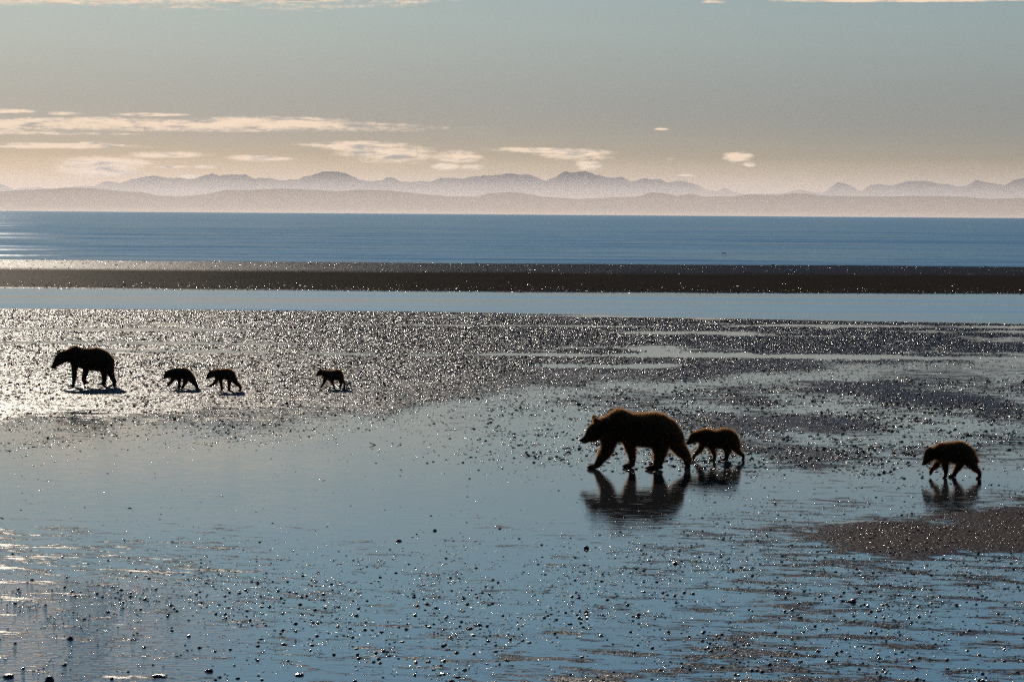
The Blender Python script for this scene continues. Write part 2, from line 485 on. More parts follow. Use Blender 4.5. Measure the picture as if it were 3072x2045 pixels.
rk, t = material('far_rock_and_forest')
tcn = t.n('ShaderNodeTexCoord').outputs['Object']
nz = t.noise(t.scaled(tcn, (0.0006, 0.0006, 0.003)), 1.0, 5.0, 0.6)
cc = t.mix(t.ramp(nz, 0.4, 0.65), c4(0.020, 0.028, 0.034), c4(0.040, 0.048, 0.058))
p = t.n('ShaderNodeBsdfDiffuse', {'Color': cc, 'Roughness': 0.9})
t.n('ShaderNodeOutputMaterial', {0: p.outputs[0]})
range_mesh('mountains', FAR, 62000.0, 7000.0, 41, rk, 0.13)
range_mesh('hills', NEAR, 38000.0, 4500.0, 43, rk, 0.04)


# ------------------------------------------------------------------ air
def volume(name, dens, colr, g):
    m, t = material(name)
    v = t.n('ShaderNodeVolumePrincipled', {'Color': colr, 'Density': dens, 'Anisotropy': g})
    t.n('ShaderNodeOutputMaterial', {1: v.outputs[0]})
    return m

def prism(name, poly, x0, x1, mat):
    n = len(poly)
    vs = [(x0, y, z) for y, z in poly] + [(x1, y, z) for y, z in poly]
    bm = bmesh.new()
    bv = [bm.verts.new(v) for v in vs]
    for i in range(n):
        j = (i + 1) % n
        bm.faces.new((bv[i], bv[j], bv[n + j], bv[n + i]))
    bm.faces.new(bv[:n][::-1])
    bm.faces.new(bv[n:])
    bmesh.ops.recalc_face_normals(bm, faces=bm.faces)
    me = bpy.data.meshes.new(name)
    bm.to_mesh(me)
    bm.free()
    me.materials.append(mat)
    o = bpy.data.objects.new(name, me)
    COL.objects.link(o)
    o['kind'] = 'stuff'
    return o

prism('haze', [(-1000, -2.0), (90000, -2.0), (90000, 1020.0), (-1000, 1020.0)], -95000, 95000, volume('pale_air', 0.26e-5, c4(0.70, 0.78, 0.94), 0.35))
prism('mountain_mist', [(43000, 1), (57500, 1), (56500, 250), (54500, 420), (52500, 600), (51200, 780), (50500, 960), (49800, 780), (48500, 600), (46500, 420), (44500, 250)], -75000, 75000, volume('mountain_mist_air', 0.75e-4, c4(0.80, 0.80, 0.86), 0.35))
prism('sea_fog', [(17000, 0.5), (33400, 0.5), (31300, 40), (30600, 90), (29900, 160), (28200, 250), (26700, 350), (25600, 520), (24600, 350), (23200, 250), (21400, 160), (20600, 90), (19700, 40)], -60000, 60000, volume('sea_fog_air', 0.95e-4, c4(0.97, 0.87, 0.82), 0.35))


# ------------------------------------------------------------------ bears
BODY, t = material('bear_undercoat')
n = t.noise(t.n('ShaderNodeTexCoord').outputs['Object'], 9.0, 4.0, 0.6)
p = t.n('ShaderNodeBsdfPrincipled', {'Base Color': t.mix(n, c4(0.014, 0.009, 0.005), c4(0.030, 0.018, 0.009)), 'Roughness': 0.8, 'Specular IOR Level': 0.1})
t.n('ShaderNodeOutputMaterial', {0: p.outputs[0]})
FUR, t = material('bear_fur')
d1 = t.n('ShaderNodeBsdfDiffuse', {0: c4(0.055, 0.030, 0.013)})
d2 = t.n('ShaderNodeBsdfTranslucent', {0: c4(0.60, 0.33, 0.14)})
mx = t.n('ShaderNodeMixShader', {0: 0.58, 1: d1.outputs[0], 2: d2.outputs[0]})
t.n('ShaderNodeOutputMaterial', {0: mx.outputs[0]})
DARK, t = material('dark_skin_and_claw')
p = t.n('ShaderNodeBsdfPrincipled', {'Base Color': c4(0.008, 0.007, 0.006), 'Roughness': 0.45})
t.n('ShaderNodeOutputMaterial', {0: p.outputs[0]})


def loft(rings):
    nr, nc = len(rings), len(rings[0])
    vs = np.concatenate(rings, 0)
    f = []
    for i in range(nr - 1):
        for j in range(nc):
            k = (j + 1) % nc
            f.append((i * nc + j, i * nc + k, (i + 1) * nc + k, (i + 1) * nc + j))
    a0, a1 = vs[:nc].mean(0), vs[-nc:].mean(0)
    vs = np.concatenate([vs, [a0, a1]], 0)
    b = nr * nc
    tri = []
    for j in range(nc):
        k = (j + 1) % nc
        tri.append((b, k, j))
        tri.append((b + 1, (nr - 1) * nc + j, (nr - 1) * nc + k))
    return vs, f + tri


def ball(c, r, nu=14, nv=9):
    rings = []
    for i in range(nv):
        th = math.pi * (0.04 + 0.92 * i / (nv - 1))
        a = np.linspace(0, 2 * math.pi, nu, endpoint=False)
        rings.append(np.stack([c[0] + r[0] * math.cos(th) + 0 * a, c[1] + r[1] * math.sin(th) * np.cos(a), c[2] + r[2] * math.sin(th) * np.sin(a)], 1))
    return loft(rings)


def tube(pts, rad, nc=14):
    pts = [Vector(q) for q in pts]
    # resample smoothly
    P_, R_ = [], []
    n = len(pts)
    for i in range(n - 1):
        p0, p1, p2, p3 = pts[max(i - 1, 0)], pts[i], pts[i + 1], pts[min(i + 2, n - 1)]
        for k in range(4):
            s = k / 4
            q = 0.5 * ((2 * p1) + (p2 - p0) * s + (2 * p0 - 5 * p1 + 4 * p2 - p3) * s * s + (3 * p1 - p0 - 3 * p2 + p3) * s ** 3)
            P_.append(q)
            R_.append(rad[i] * (1 - s) + rad[i + 1] * s)
    P_.append(pts[-1])
    R_.append(rad[-1])
    rings = []
    a = np.linspace(0, 2 * math.pi, nc, endpoint=False)
    for i, q in enumerate(P_):
        d = (P_[min(i + 1, len(P_) - 1)] - P_[max(i - 1, 0)]).normalized()
        e1 = Vector((0, 1, 0))
        e2 = d.cross(e1).normalized()
        e1 = e2.cross(d).normalized()
        rings.append(np.array([np.array(q + (e1 * (0.9 * math.cos(t_)) + e2 * math.sin(t_)) * R_[i]) for t_ in a]))
    return loft(rings)


def make_bear(name, label, group, spec):
    ox, oy, k = spec['crop']
    cx = spec['cx']                                  # crop x used as the thing's origin
    g0, g1 = spec['ground']
    gy = lambda x: g0[1] + (g1[1] - g0[1]) * (x - g0[0]) / (g1[0] - g0[0])
    px, py = ox + cx / k, oy + gy(cx) / k
    X0, Y0 = [float(q) for q in ground(px, py)]
    depth = math.hypot(X0, Y0)
    s = k * FPX / math.sqrt(depth ** 2 + CAM_H ** 2) * math.hypot(1, (px - PW / 2) / FPX) ** 0  # crop pixels per metre
    hw = spec['hw']
    lx = lambda x: (x - cx) / s
    lz = lambda x, y: (gy(x) - y) / s
    fur_l = spec['fur']
    inset = fur_l * 0.42
    parts = []
    a = np.linspace(0, 2 * math.pi, 20, endpoint=False)
    sl_ = np.array(spec['slices'], float)
    # resample slices smoothly
    xs = np.unique(np.concatenate([np.linspace(sl_[0, 0], sl_[-1, 0], 46), sl_[:, 0]]))
    rings = []
    for x in xs:
        top, bot, wd = [np.interp(x, sl_[:, 0], sl_[:, q]) for q in (1, 2, 3)]
        zt, zb = lz(x, top), lz(x, bot)
        ins = inset * min(1.0, (zt - zb) / (0.30 * spec['size'])) * float(sstep(sl_[0, 0], sl_[0, 0] + 0.45 * spec['size'] * s, x))
        zt, zb = zt - ins, zb + ins
        zc, zh, yh = (zt + zb) / 2, max((zt - zb) / 2, 0.008), max(wd * hw - ins * 0.5, 0.01)
        ca, sa = np.cos(a), np.sin(a)
        # egg section: narrower over the back, fuller at the flank
        yy = yh * np.sign(ca) * np.abs(ca) ** 0.85 * (1 - 0.16 * np.clip(sa, 0, 1))
        rings.append(np.stack([np.full_like(a, lx(x)), yy, zc + zh * np.sign(sa) * np.abs(sa) ** 0.92], 1))
    parts.append(loft(rings))
    S = spec['size']
    for leg in spec['legs']:
        side = leg['s']
        yo = side * hw * leg.get('w', 0.52)
        pts, rad = [], []
        for i, (x, y, r) in enumerate(leg['p']):
            f = i / (len(leg['p']) - 1)
            pts.append((lx(x), yo * (0.75 + 0.25 * f), lz(x, y)))
            rad.append(max(r / s * 1.06 - inset * 0.3 * (1 - f), 0.014))
        parts.append(tube(pts, rad))
        toe, heel, ptop, lift = leg['paw']                # crop x of toe and heel, crop y of paw top, lift in crop px
        h = max((gy(toe) - lift - ptop) / s, 0.03 * S)
        zb = lift / s
        L = (heel - toe) / s
        xm = lx((toe + heel) / 2)
        tip = leg.get('tip', 0.0)
        parts.append(ball((xm + 0.08 * L, yo, zb + h * 0.45), (L * 0.48, 0.075 * S, h * 0.50)))
        parts.append(ball((xm - 0.22 * L, yo, zb + h * 0.30 - tip), (L * 0.28, 0.080 * S, h * 0.34)))
    for ex, ey, er, side in spec['ears']:
        parts.append(ball((lx(ex), side * hw * 0.30, lz(ex, ey) + 0.3 * er / s), (er / s * 0.72, er / s * 0.95, er / s * 1.15)))
    if 'tail' in spec:
        tx, ty, tr = spec['tail']
        parts.append(ball((lx(tx), 0, lz(tx, ty)), (tr / s, tr / s, tr / s * 1.6)))
    # one continuous surface
    bm = bmesh.new()
    for vs, fs in parts:
        bv = [bm.verts.new(tuple(v)) for v in vs]
        for f in fs:
            try:
                bm.faces.new([bv[i] for i in f])
            except ValueError:
                pass
    bmesh.ops.recalc_face_normals(bm, faces=bm.faces)
    me = bpy.data.meshes.new(name)
    bm.to_mesh(me)
    bm.free()
    tmp = bpy.data.objects.new('tmp', me)
    COL.objects.link(tmp)
    rm = tmp.modifiers.new('r', 'REMESH')
    rm.mode = 'VOXEL'
    rm.voxel_size = 0.0135 * S
    sm = tmp.modifiers.new('s', 'SMOOTH')
    sm.factor = 0.5
    sm.iterations = 3
    dg = bpy.context.evaluated_depsgraph_get()
    dg.update()
    me2 = bpy.data.meshes.new_from_object(tmp.evaluated_get(dg))
    bpy.data.objects.remove(tmp)
    me2.name = 'body'
    me2.materials.clear()
    me2.materials.append(BODY)
    nv = len(me2.vertices)
    co = np.empty(nv * 3, np.float32)
    me2.vertices.foreach_get('co', co)
    co = co.reshape(-1, 3)
    co[:, 2] = np.maximum(co[:, 2], 0.001)
    me2.vertices.foreach_set('co', co.ravel())
    me2.polygons.foreach_set('use_smooth', np.ones(len(me2.polygons), bool))
    me2.update()
    root = bpy.data.objects.new(name, None)
    COL.objects.link(root)
    root.location = (X0, Y0, 0)
    root.rotation_euler = (0, 0, -math.atan2(X0, Y0))
    tag(root, label, 'bear', group)
    body = bpy.data.objects.new('body', me2)
    COL.objects.link(body)
    body.parent = root
    # fur: tapering hairs grown from the skin
    me2.calc_loop_triangles()
    tri = np.empty(len(me2.loop_triangles) * 3, np.int32)
    me2.loop_triangles.foreach_get('vertices', tri)
    tri = tri.reshape(-1, 3)
    nr = np.empty(nv * 3, np.float32)
    me2.vertices.foreach_get('normal', nr)
    nr = nr.reshape(-1, 3)
    A_, B_, C_ = co[tri[:, 0]], co[tri[:, 1]], co[tri[:, 2]]
    ar = np.linalg.norm(np.cross(B_ - A_, C_ - A_), axis=1)
    N = spec['hairs']
    pick = rng.choice(len(tri), N, p=ar / ar.sum())
    u, v = rng.random(N), rng.random(N)
    sw = u + v > 1
    u[sw], v[sw] = 1 - u[sw], 1 - v[sw]
    base = A_[pick] * (1 - u - v)[:, None] + B_[pick] * u[:, None] + C_[pick] * v[:, None]
    nm = nr[tri[pick, 0]] * (1 - u - v)[:, None] + nr[tri[pick, 1]] * u[:, None] + nr[tri[pick, 2]] * v[:, None]
    nm /= np.linalg.norm(nm, axis=1)[:, None] + 1e-9
    xh = lx(sl_[0, 0])
    head = sstep(xh + 0.34 * S, xh + 0.08 * S, base[:, 0]) * sstep(0.15 * S, 0.3 * S, base[:, 2])
    low = sstep(0.30 * S, 0.06 * S, base[:, 2])
    ln = fur_l * (1 - 0.8 * head) * (1 - 0.8 * low) * rng.uniform(0.55, 1.25, N)
    clump = fbm(base[:, 0] * 14 / S + base[:, 1] * 9 / S, base[:, 2] * 14 / S, 77, 3)
    ln *= 0.6 + 0.8 * clump
    flow = np.array([0.55, 0.0, -0.35])
    dr = nm * 0.8 + flow[None, :] * (0.75 + 0.7 * (clump - 0.5))[:, None] + rng.normal(0, 0.22, (N, 3))
    dr /= np.linalg.norm(dr, axis=1)[:, None]
    side = np.cross(dr, rng.normal(0, 1, (N, 3)))
    side /= np.linalg.norm(side, axis=1)[:, None] + 1e-9
    wdt = (0.0030 * S ** 0.5) * rng.uniform(0.6, 1.3, N)
    base = base - nm * 0.004
    v0 = base - side * wdt[:, None]
    v1 = base + side * wdt[:, None]
    v2 = base + dr * ln[:, None]
    v2[:, 2] = np.maximum(v2[:, 2], 0.004)
    vs = np.stack([v0, v1, v2], 1).reshape(-1, 3)
    fs = np.arange(3 * N, dtype=np.int32).reshape(-1, 3)
    fur = mesh_obj('fur', vs, fs, FUR, root, smooth=False)
    fur['kind'] = 'stuff'
    # nose pad
    x, tp, bt, _ = sl_[0]
    nvs, nfs = ball((lx(x) + 0.010 * S, 0, lz(x, (tp + bt) / 2) + 0.004), (0.026 * S, 0.030 * S, 0.024 * S))
    bmn = bmesh.new()
    bv = [bmn.verts.new(tuple(q)) for q in nvs]
    for f in nfs:
        bmn.faces.new([bv[i] for i in f])
    bmesh.ops.recalc_face_normals(bmn, faces=bmn.faces)
    mn = bpy.data.meshes.new('nose')
    bmn.to_mesh(mn)
    bmn.free()
    for f in mn.polygons:
        f.use_smooth = True
    mn.materials.append(DARK)
    no = bpy.data.objects.new('nose', mn)
    COL.objects.link(no)
    no.parent = root
    return root


SOW_A = dict(crop=(1700, 1190, 4.062), cx=880, ground=((300, 862), (1450, 886)), hw=0.31, size=1.0, fur=0.062, hairs=46000,
    slices=[(160, 510, 532, .12), (185, 492, 556, .17), (212, 462, 566, .2), (232, 410, 562, .24), (250, 362, 556, .30), (280, 325, 546, .36), (310, 300, 548, .42),
            (350, 268, 540, .46), (400, 250, 512, .5), (450, 230, 535, .56), (500, 203, 575, .63), (550, 165, 580, .68), (600, 138, 565, .74),
            (640, 133, 548, .78), (700, 148, 560, .82), (740, 180, 580, .86), (800, 196, 592, .93), (900, 194, 602, 1), (1000, 188, 616, 1),
            (1080, 188, 612, .98), (1150, 202, 600, .95), (1220, 240, 590, .9), (1280, 282, 590, .82), (1330, 335, 600, .7), (1370, 400, 600, .55), (1398, 470, 585, .32)],
    legs=[dict(s=-1, p=[(510, 470, 95), (500, 590, 76), (455, 690, 66), (400, 775, 48), (362, 830, 36)], paw=(245, 385, 800, 0)),
          dict(s=1, p=[(750, 520, 85), (770, 620, 62), (790, 700, 47), (798, 780, 40), (796, 835, 30)], paw=(672, 822, 808, 0)),
          dict(s=-1, p=[(1130, 480, 125), (1135, 630, 84), (1126, 720, 66), (1112, 800, 55), (1110, 845, 46)], paw=(948, 1168, 815, 0)),
          dict(s=1, p=[(1260, 470, 120), (1345, 610, 80), (1420, 700, 64), (1468, 780, 50), (1464, 845, 34)], paw=(1425, 1508, 840, 0))],
    ears=[(346, 288, 34, -1), (326, 262, 30, 1)])
SOW_B = dict(crop=(120, 1000, 7.84), cx=1100, ground=((700, 1242), (1750, 1246)), hw=0.30, size=1.0, fur=0.030, hairs=22000,
    slices=[(278, 775, 802, .1), (310, 730, 832, .16), (340, 640, 834, .22), (360, 572, 824, .27), (390, 510, 804, .33), (430, 462, 782, .4), (480, 430, 752, .45),
            (540, 406, 715, .5), (600, 388, 690, .54), (660, 368, 675, .58), (720, 334, 700, .65), (780, 300, 750, .7), (840, 284, 800, .76), (900, 300, 815, .82),
            (960, 335, 822, .88), (1050, 345, 850, .95), (1150, 343, 872, 1), (1250, 338, 886, 1), (1320, 328, 892, .98), (1420, 350, 900, .95), (1500, 385, 905, .92),
            (1580, 430, 905, .86), (1640, 485, 905, .75), (1690, 560, 895, .58), (1724, 650, 860, .3)],
    legs=[dict(s=-1, p=[(805, 700, 85), (815, 850, 64), (812, 1000, 55), (803, 1100, 43), (796, 1190, 34)], paw=(635, 828, 1198, 0)),
          dict(s=1, p=[(1085, 790, 85), (1075, 920, 66), (1036, 1030, 56), (1030, 1100, 52), (1070, 1155, 40)], paw=(1000, 1150, 1120, 46), tip=0.02),
          dict(s=1, p=[(1490, 840, 120), (1500, 950, 72), (1505, 1050, 60), (1503, 1130, 54), (1480, 1185, 46)], paw=(1325, 1545, 1165, 20)),
          dict(s=-1, p=[(1610, 820, 120), (1655, 950, 72), (1700, 1050, 58), (1732, 1120, 48), (1736, 1190, 46)], paw=(1580, 1796, 1190, 0))],
    ears=[(468, 420, 36, -1), (430, 450, 28, 1)], tail=(1728, 630, 22))
CUB_B1 = dict(crop=(450, 1060, 7.853), cx=740, ground=((400, 826), (1130, 832)), hw=0.175, size=0.55, fur=0.026, hairs=9000,
    slices=[(282, 582, 604, .12), (310, 552, 606, .2), (330, 500, 604, .28), (350, 445, 600, .38), (380, 412, 592, .45), (430, 384, 575, .52), (490, 358, 575, .62), (550, 338, 610, .72),
            (620, 328, 620, .8), (700, 334, 616, .9), (780, 329, 616, 1), (850, 338, 630, 1), (910, 366, 640, .95), (960, 415, 650, .85), (1000, 466, 655, .75), (1040, 530, 655, .58), (1078, 600, 680, .35)],
    legs=[dict(s=1, p=[(560, 540, 66), (520, 645, 46), (470, 700, 38), (425, 745, 28)], paw=(388, 445, 735, 46)),
          dict(s=-1, p=[(690, 580, 58), (688, 700, 37), (694, 770, 30), (698, 805, 26)], paw=(655, 735, 790, 0)),
          dict(s=1, p=[(850, 580, 78), (818, 700, 46), (792, 760, 38), (775, 805, 30)], paw=(722, 808, 785, 0)),
          dict(s=-1, p=[(950, 570, 95), (1020, 675, 58), (1082, 740, 46), (1112, 800, 30)], paw=(1058, 1146, 785, 0))],
    ears=[(368, 425, 22, -1), (348, 440, 18, 1)])
CUB_B2 = dict(crop=(450, 1060, 7.853), cx=1750, ground=((1600, 888), (2130, 896)), hw=0.16, size=0.55, fur=0.032, hairs=9000,
    slices=[(1306, 600, 618, .12), (1325, 572, 617, .2), (1345, 500, 611, .3), (1365, 450, 601, .38), (1400, 402, 584, .45), (1440, 388, 570, .49), (1500, 378, 565, .54), (1550, 366, 585, .63), (1620, 356, 608, .76),
            (1700, 354, 608, .86), (1780, 352, 622, .95), (1860, 354, 645, 1), (1910, 372, 655, .95), (1960, 408, 660, .85), (1995, 456, 662, .72), (2020, 530, 662, .5), (2042, 605, 672, .28)],
    legs=[dict(s=1, p=[(1600, 560, 66), (1545, 675, 44), (1480, 730, 34), (1420, 768, 26)], paw=(1335, 1430, 748, 96)),
          dict(s=-1, p=[(1660, 570, 62), (1672, 680, 40), (1684, 760, 30), (1690, 830, 26), (1690, 868, 24)], paw=(1640, 1712, 852, 0)),
          dict(s=1, p=[(1870, 590, 72), (1866, 700, 44), (1860, 780, 34), (1858, 860, 28)], paw=(1808, 1892, 850, 0)),
          dict(s=-1, p=[(1950, 590, 80), (2030, 695, 52), (2092, 755, 42), (2126, 810, 30), (2124, 868, 26)], paw=(2075, 2148, 852, 0))],
    ears=[(1418, 385, 24, -1), (1398, 400, 20, 1)])
CUB_B3 = dict(crop=(920, 1080, 14.253), cx=1020, ground=((600, 1215), (1500, 1225)), hw=0.15, size=0.52, fur=0.030, hairs=8000,
    slices=[(372, 640, 690, .14), (400, 612, 697, .2), (430, 535, 692, .3), (460, 470, 682, .38), (520, 405, 666, .45), (580, 380, 652, .49), (650, 385, 665, .52), (710, 390, 720, .62), (780, 405, 800, .75),
            (850, 415, 845, .86), (950, 428, 862, .95), (1050, 428, 872, 1), (1150, 410, 874, 1), (1250, 390, 868, 1), (1340, 382, 872, .95), (1420, 405, 900, .88), (1480, 455, 905, .75), (1530, 530, 895, .6), (1566, 620, 870, .32)],
    legs=[dict(s=1, p=[(775, 740, 95), (750, 930, 66), (700, 1030, 52), (645, 1125, 42), (610, 1170, 34)], paw=(465, 665, 1138, 20)),
          dict(s=-1, p=[(1040, 780, 95), (1085, 930, 64), (1130, 1030, 48), (1172, 1120, 38), (1180, 1180, 32)], paw=(1085, 1215, 1150, 0)),
          dict(s=1, p=[(1410, 820, 100), (1458, 950, 66), (1462, 1050, 52), (1442, 1130, 42), (1430, 1190, 36)], paw=(1350, 1470, 1160, 0)),
          dict(s=-1, p=[(1470, 810, 100), (1565, 930, 58), (1622, 1000, 46), (1625, 1085, 36), (1605, 1160, 30)], paw=(1545, 1650, 1140, 0))],
    ears=[(595, 385, 42, -1), (560, 395, 32, 1)])
CUB_A1 = dict(crop=(2030, 1250, 9.225), cx=1080, ground=((430, 1184), (1830, 1212)), hw=0.19, size=0.6, fur=0.048, hairs=16000,
    slices=[(225, 708, 730, .1), (250, 698, 745, .17), (290, 648, 768, .24), (320, 570, 772, .32), (350, 498, 770, .38), (390, 440, 762, .45), (440, 405, 738, .5), (520, 372, 715, .54), (590, 350, 712, .58),
            (650, 330, 760, .66), (720, 312, 820, .75), (800, 300, 850, .8), (880, 310, 852, .86), (960, 340, 852, .92), (1040, 360, 852, .96), (1120, 340, 868, 1), (1200, 315, 886, 1), (1300, 300, 902, .98),
            (1400, 308, 912, .95), (1500, 345, 918, .9), (1580, 400, 922, .8), (1640, 470, 915, .68), (1690, 580, 905, .5), (1726, 700, 885, .28)],
    legs=[dict(s=1, p=[(700, 760, 100), (655, 895, 80), (558, 1000, 62), (490, 1085, 50), (455, 1135, 42)], paw=(385, 510, 1105, 0)),
          dict(s=-1, p=[(960, 780, 100), (1000, 930, 70), (1038, 1020, 54), (1046, 1100, 46), (1042, 1160, 40)], paw=(885, 1090, 1145, 0)),
          dict(s=-1, p=[(1390, 800, 130), (1395, 950, 90), (1388, 1040, 72), (1370, 1115, 58), (1350, 1160, 46)], paw=(1175, 1425, 1138, 0)),
          dict(s=1, p=[(1560, 790, 130), (1680, 950, 84), (1770, 1040, 64), (1836, 1095, 48), (1840, 1165, 36)], paw=(1775, 1882, 1150, 0))],
    ears=[(408, 410, 34, -1), (388, 428, 28, 1)])
CUB_A2 = dict(crop=(2730, 1290, 8.252), cx=1040, ground=((830, 1164), (1690, 1208)), hw=0.19, size=0.6, fur=0.048, hairs=16000,
    slices=[(300, 812, 842, .13), (320, 765, 850, .2), (335, 640, 854, .26), (355, 540, 854, .32), (385, 465, 850, .4), (430, 420, 832, .48), (490, 405, 792, .52), (560, 395, 745, .56),
            (640, 345, 722, .6), (700, 305, 760, .67), (760, 280, 800, .75), (830, 290, 802, .81), (900, 292, 795, .88), (980, 286, 802, .94), (1060, 278, 832, 1), (1150, 264, 852, 1),
            (1240, 268, 862, 1), (1320, 296, 864, .96), (1400, 345, 866, .9), (1480, 410, 872, .8), (1530, 480, 874, .7), (1590, 590, 866, .5), (1645, 730, 860, .28)],
    legs=[dict(s=1, p=[(710, 760, 80), (645, 880, 68), (572, 950, 54), (524, 1020, 42), (508, 1062, 32)], paw=(482, 560, 1030, 58), tip=0.02),
          dict(s=-1, p=[(860, 750, 100), (880, 895, 76), (890, 1000, 56), (885, 1085, 46), (878, 1135, 40)], paw=(795, 918, 1115, 0)),
          dict(s=1, p=[(1240, 780, 125), (1185, 925, 86), (1138, 1010, 68), (1100, 1085, 56), (1070, 1130, 44)], paw=(930, 1140, 1095, 0)),
          dict(s=-1, p=[(1450, 770, 130), (1560, 925, 86), (1640, 1005, 66), (1700, 1070, 50), (1702, 1150, 42)], paw=(1598, 1748, 1140, 0))],
    ears=[(500, 455, 46, -1), (435, 415, 36, 1)])

BG = 'brown bears walking across the tidal flat'
make_bear('bear', 'large brown bear with shaggy fur and high hump above its own reflection in the film', BG, SOW_A)
make_bear('bear_cub', 'bear cub with dipped fuzzy back walking at the heels of the shaggy large bear', BG, CUB_A1)
make_bear('bear_cub', 'lone bear cub with one forepaw raised beside the brown gravel bank', BG, CUB_A2)
make_bear('bear', 'large smooth-coated bear in silhouette casting a shadow on the glittering pebbles', BG, SOW_B)
make_bear('bear_cub', 'round-backed dark bear cub right behind the large bear on glittering pebbles', BG, CUB_B1)
make_bear('bear_cub', 'lean bear cub with foreleg reaching out, second cub behind the glitter bear', BG, CUB_B2)
make_bear('bear_cub', 'smallest bear cub trailing last and alone behind the file on the glitter', BG, CUB_B3)

# ------------------------------------------------------------------ stones on the flat
def lumps(seed, flatten=0.62, sub=2):
    bm = bmesh.new()
    bmesh.ops.create_icosphere(bm, subdivisions=sub, radius=1.0)
    r2 = np.random.default_rng(seed)
    ax = r2.normal(0, 1, (5, 3))
    ph = r2.uniform(0, 6, 5)
    st = r2.uniform(0.75, 1.25, 2)
    for v in bm.verts:
        c = np.array(v.co)
        d = 1 + sum(0.075 * math.sin(2.1 * float(ax[i] @ c) + ph[i]) for i in range(5))
        v.co = Vector((c[0] * d * st[0] * 1.15, c[1] * d * st[1], c[2] * d * flatten))
    me = bpy.data.meshes.new('stone')
    bm.to_mesh(me)
    bm.free()
    for f in me.polygons:
        f.use_smooth = True
    me.materials.append(STONE)
    return me

NC = 1300000
half_w = lambda q: 0.19 * q + 4.0
yy = rng.uniform(22.0, 141.0, NC)
yy = yy[rng.random(NC) < half_w(yy) / half_w(141.0)]
xx = rng.uniform(-1, 1, len(yy)) * half_w(yy)
DMAX = NC / (119.0 * 2 * half_w(141.0))            # candidates per square metre
_, pd, bk, zz = flat_fields(xx, yy)
keep = rng.random(len(yy)) < pd / DMAX
keep &= yy < np.interp(xx, sx_, sy_) - 0.3
xx, yy, zz, bk = xx[keep], yy[keep], zz[keep], bk[keep]
rad = 0.0090 * np.exp(rng.normal(0, 0.45, len(xx)))
rad = np.clip(rad, 0.003, 0.021) * (1 + 1.3 * zz) * (1 + 0.1 * bk)
# pebbles along the channel side of the bar
nb_ = 9500
xbp = rng.uniform(-48, 48, nb_)
tbp = np.where(np.arange(nb_) < 4200, rng.gamma(1.2, 3.2, nb_) - 0.6, rng.uniform(33, 80, nb_))
ybp = bar_front(xbp) + tbp
zbp = np.interp(tbp, BAR_T, BAR_Z) + 0.05 * (fbm(xbp * 0.25, ybp * 0.12, 15, 5) - 0.5) + 0.10 * (fbm(xbp * 0.02, ybp * 0.015, 16, 3) - 0.5) * sstep(6, 40, tbp)
rbp = 0.035 * np.exp(rng.normal(0, 0.4, nb_))
seen = (np.abs(xx) < 0.172 * yy) & (yy > 27.9) & (zz < 0.3)
big = np.argsort(-(rad / yy) * seen)[:300]
rest = np.ones(len(xx), bool)
rest[big] = False

pts = np.concatenate([np.stack([xx, yy, 0.02 * bk * sstep(0.3, 1.0, bk)], -1)[rest], np.stack([xbp, ybp, zbp], -1)])
prad = np.concatenate([rad[rest], rbp])
me = bpy.data.meshes.new('pebbles')
me.vertices.add(len(pts))
me.vertices.foreach_set('co', pts.astype(np.float32).ravel())
a1 = me.attributes.new('size', 'FLOAT', 'POINT')
a1.data.foreach_set('value', prad.astype(np.float32))
a2 = me.attributes.new('turn', 'FLOAT', 'POINT')
a2.data.foreach_set('value', rng.uniform(0, 6.28, len(pts)).astype(np.float32))
me.materials.append(STONE)
me.materials.append(CLOD)
pebbles = bpy.data.objects.new('pebbles', me)
COL.objects.link(pebbles)
pebbles['kind'] = 'stuff'
ng = bpy.data.node_groups.new('pebble_scatter', 'GeometryNodeTree')
ng.interface.new_socket('Geometry', in_out='INPUT', socket_type='NodeSocketGeometry')
ng.interface.new_socket('Geometry', in_out='OUTPUT', socket_type='NodeSocketGeometry')
N = ng.nodes
L = ng.links
gi, go = N.new('NodeGroupInput'), N.new('NodeGroupOutput')
geos = []
for q in range(5):
    ico = N.new('GeometryNodeMeshIcoSphere')
    ico.inputs['Radius'].default_value = 1.0
    ico.inputs['Subdivisions'].default_value = 2
    pos = N.new('GeometryNodeInputPosition')
    nz = N.new('ShaderNodeTexNoise')
    nz.noise_dimensions = '4D'
    nz.inputs['W'].default_value = 3.7 * q
    nz.inputs['Scale'].default_value = 0.9
    L.new(pos.outputs[0], nz.inputs['Vector'])
    mr = N.new('ShaderNodeMapRange')
    L.new(nz.outputs[0], mr.inputs[0])
    mr.inputs[1].default_value, mr.inputs[2].default_value = 0.25, 0.75
    mr.inputs[3].default_value, mr.inputs[4].default_value = 0.60, 1.35
    vm = N.new('ShaderNodeVectorMath')
    vm.operation = 'SCALE'
    L.new(pos.outputs[0], vm.inputs[0])
    L.new(mr.outputs[0], vm.inputs['Scale'])
    vf = N.new('ShaderNodeVectorMath')
    vf.operation = 'MULTIPLY'
    L.new(vm.outputs[0], vf.inputs[0])
    vf.inputs[1].default_value = (1.25, 1.0, (0.22, 0.28, 0.34, 0.42, 0.72)[q])
    sp = N.new('GeometryNodeSetPosition')
    L.new(ico.outputs[0], sp.inputs[0])
    L.new(vf.outputs[0], sp.inputs['Position'])
    ss = N.new('GeometryNodeSetShadeSmooth')
    L.new(sp.outputs[0], ss.inputs[0])
    smat = N.new('GeometryNodeSetMaterial')
    smat.inputs['Material'].default_value = STONE if q < 4 else CLOD
    L.new(ss.outputs[0], smat.inputs[0])
    g2 = N.new('GeometryNodeGeometryToInstance')
    L.new(smat.outputs[0], g2.inputs[0])
    geos.append(g2)
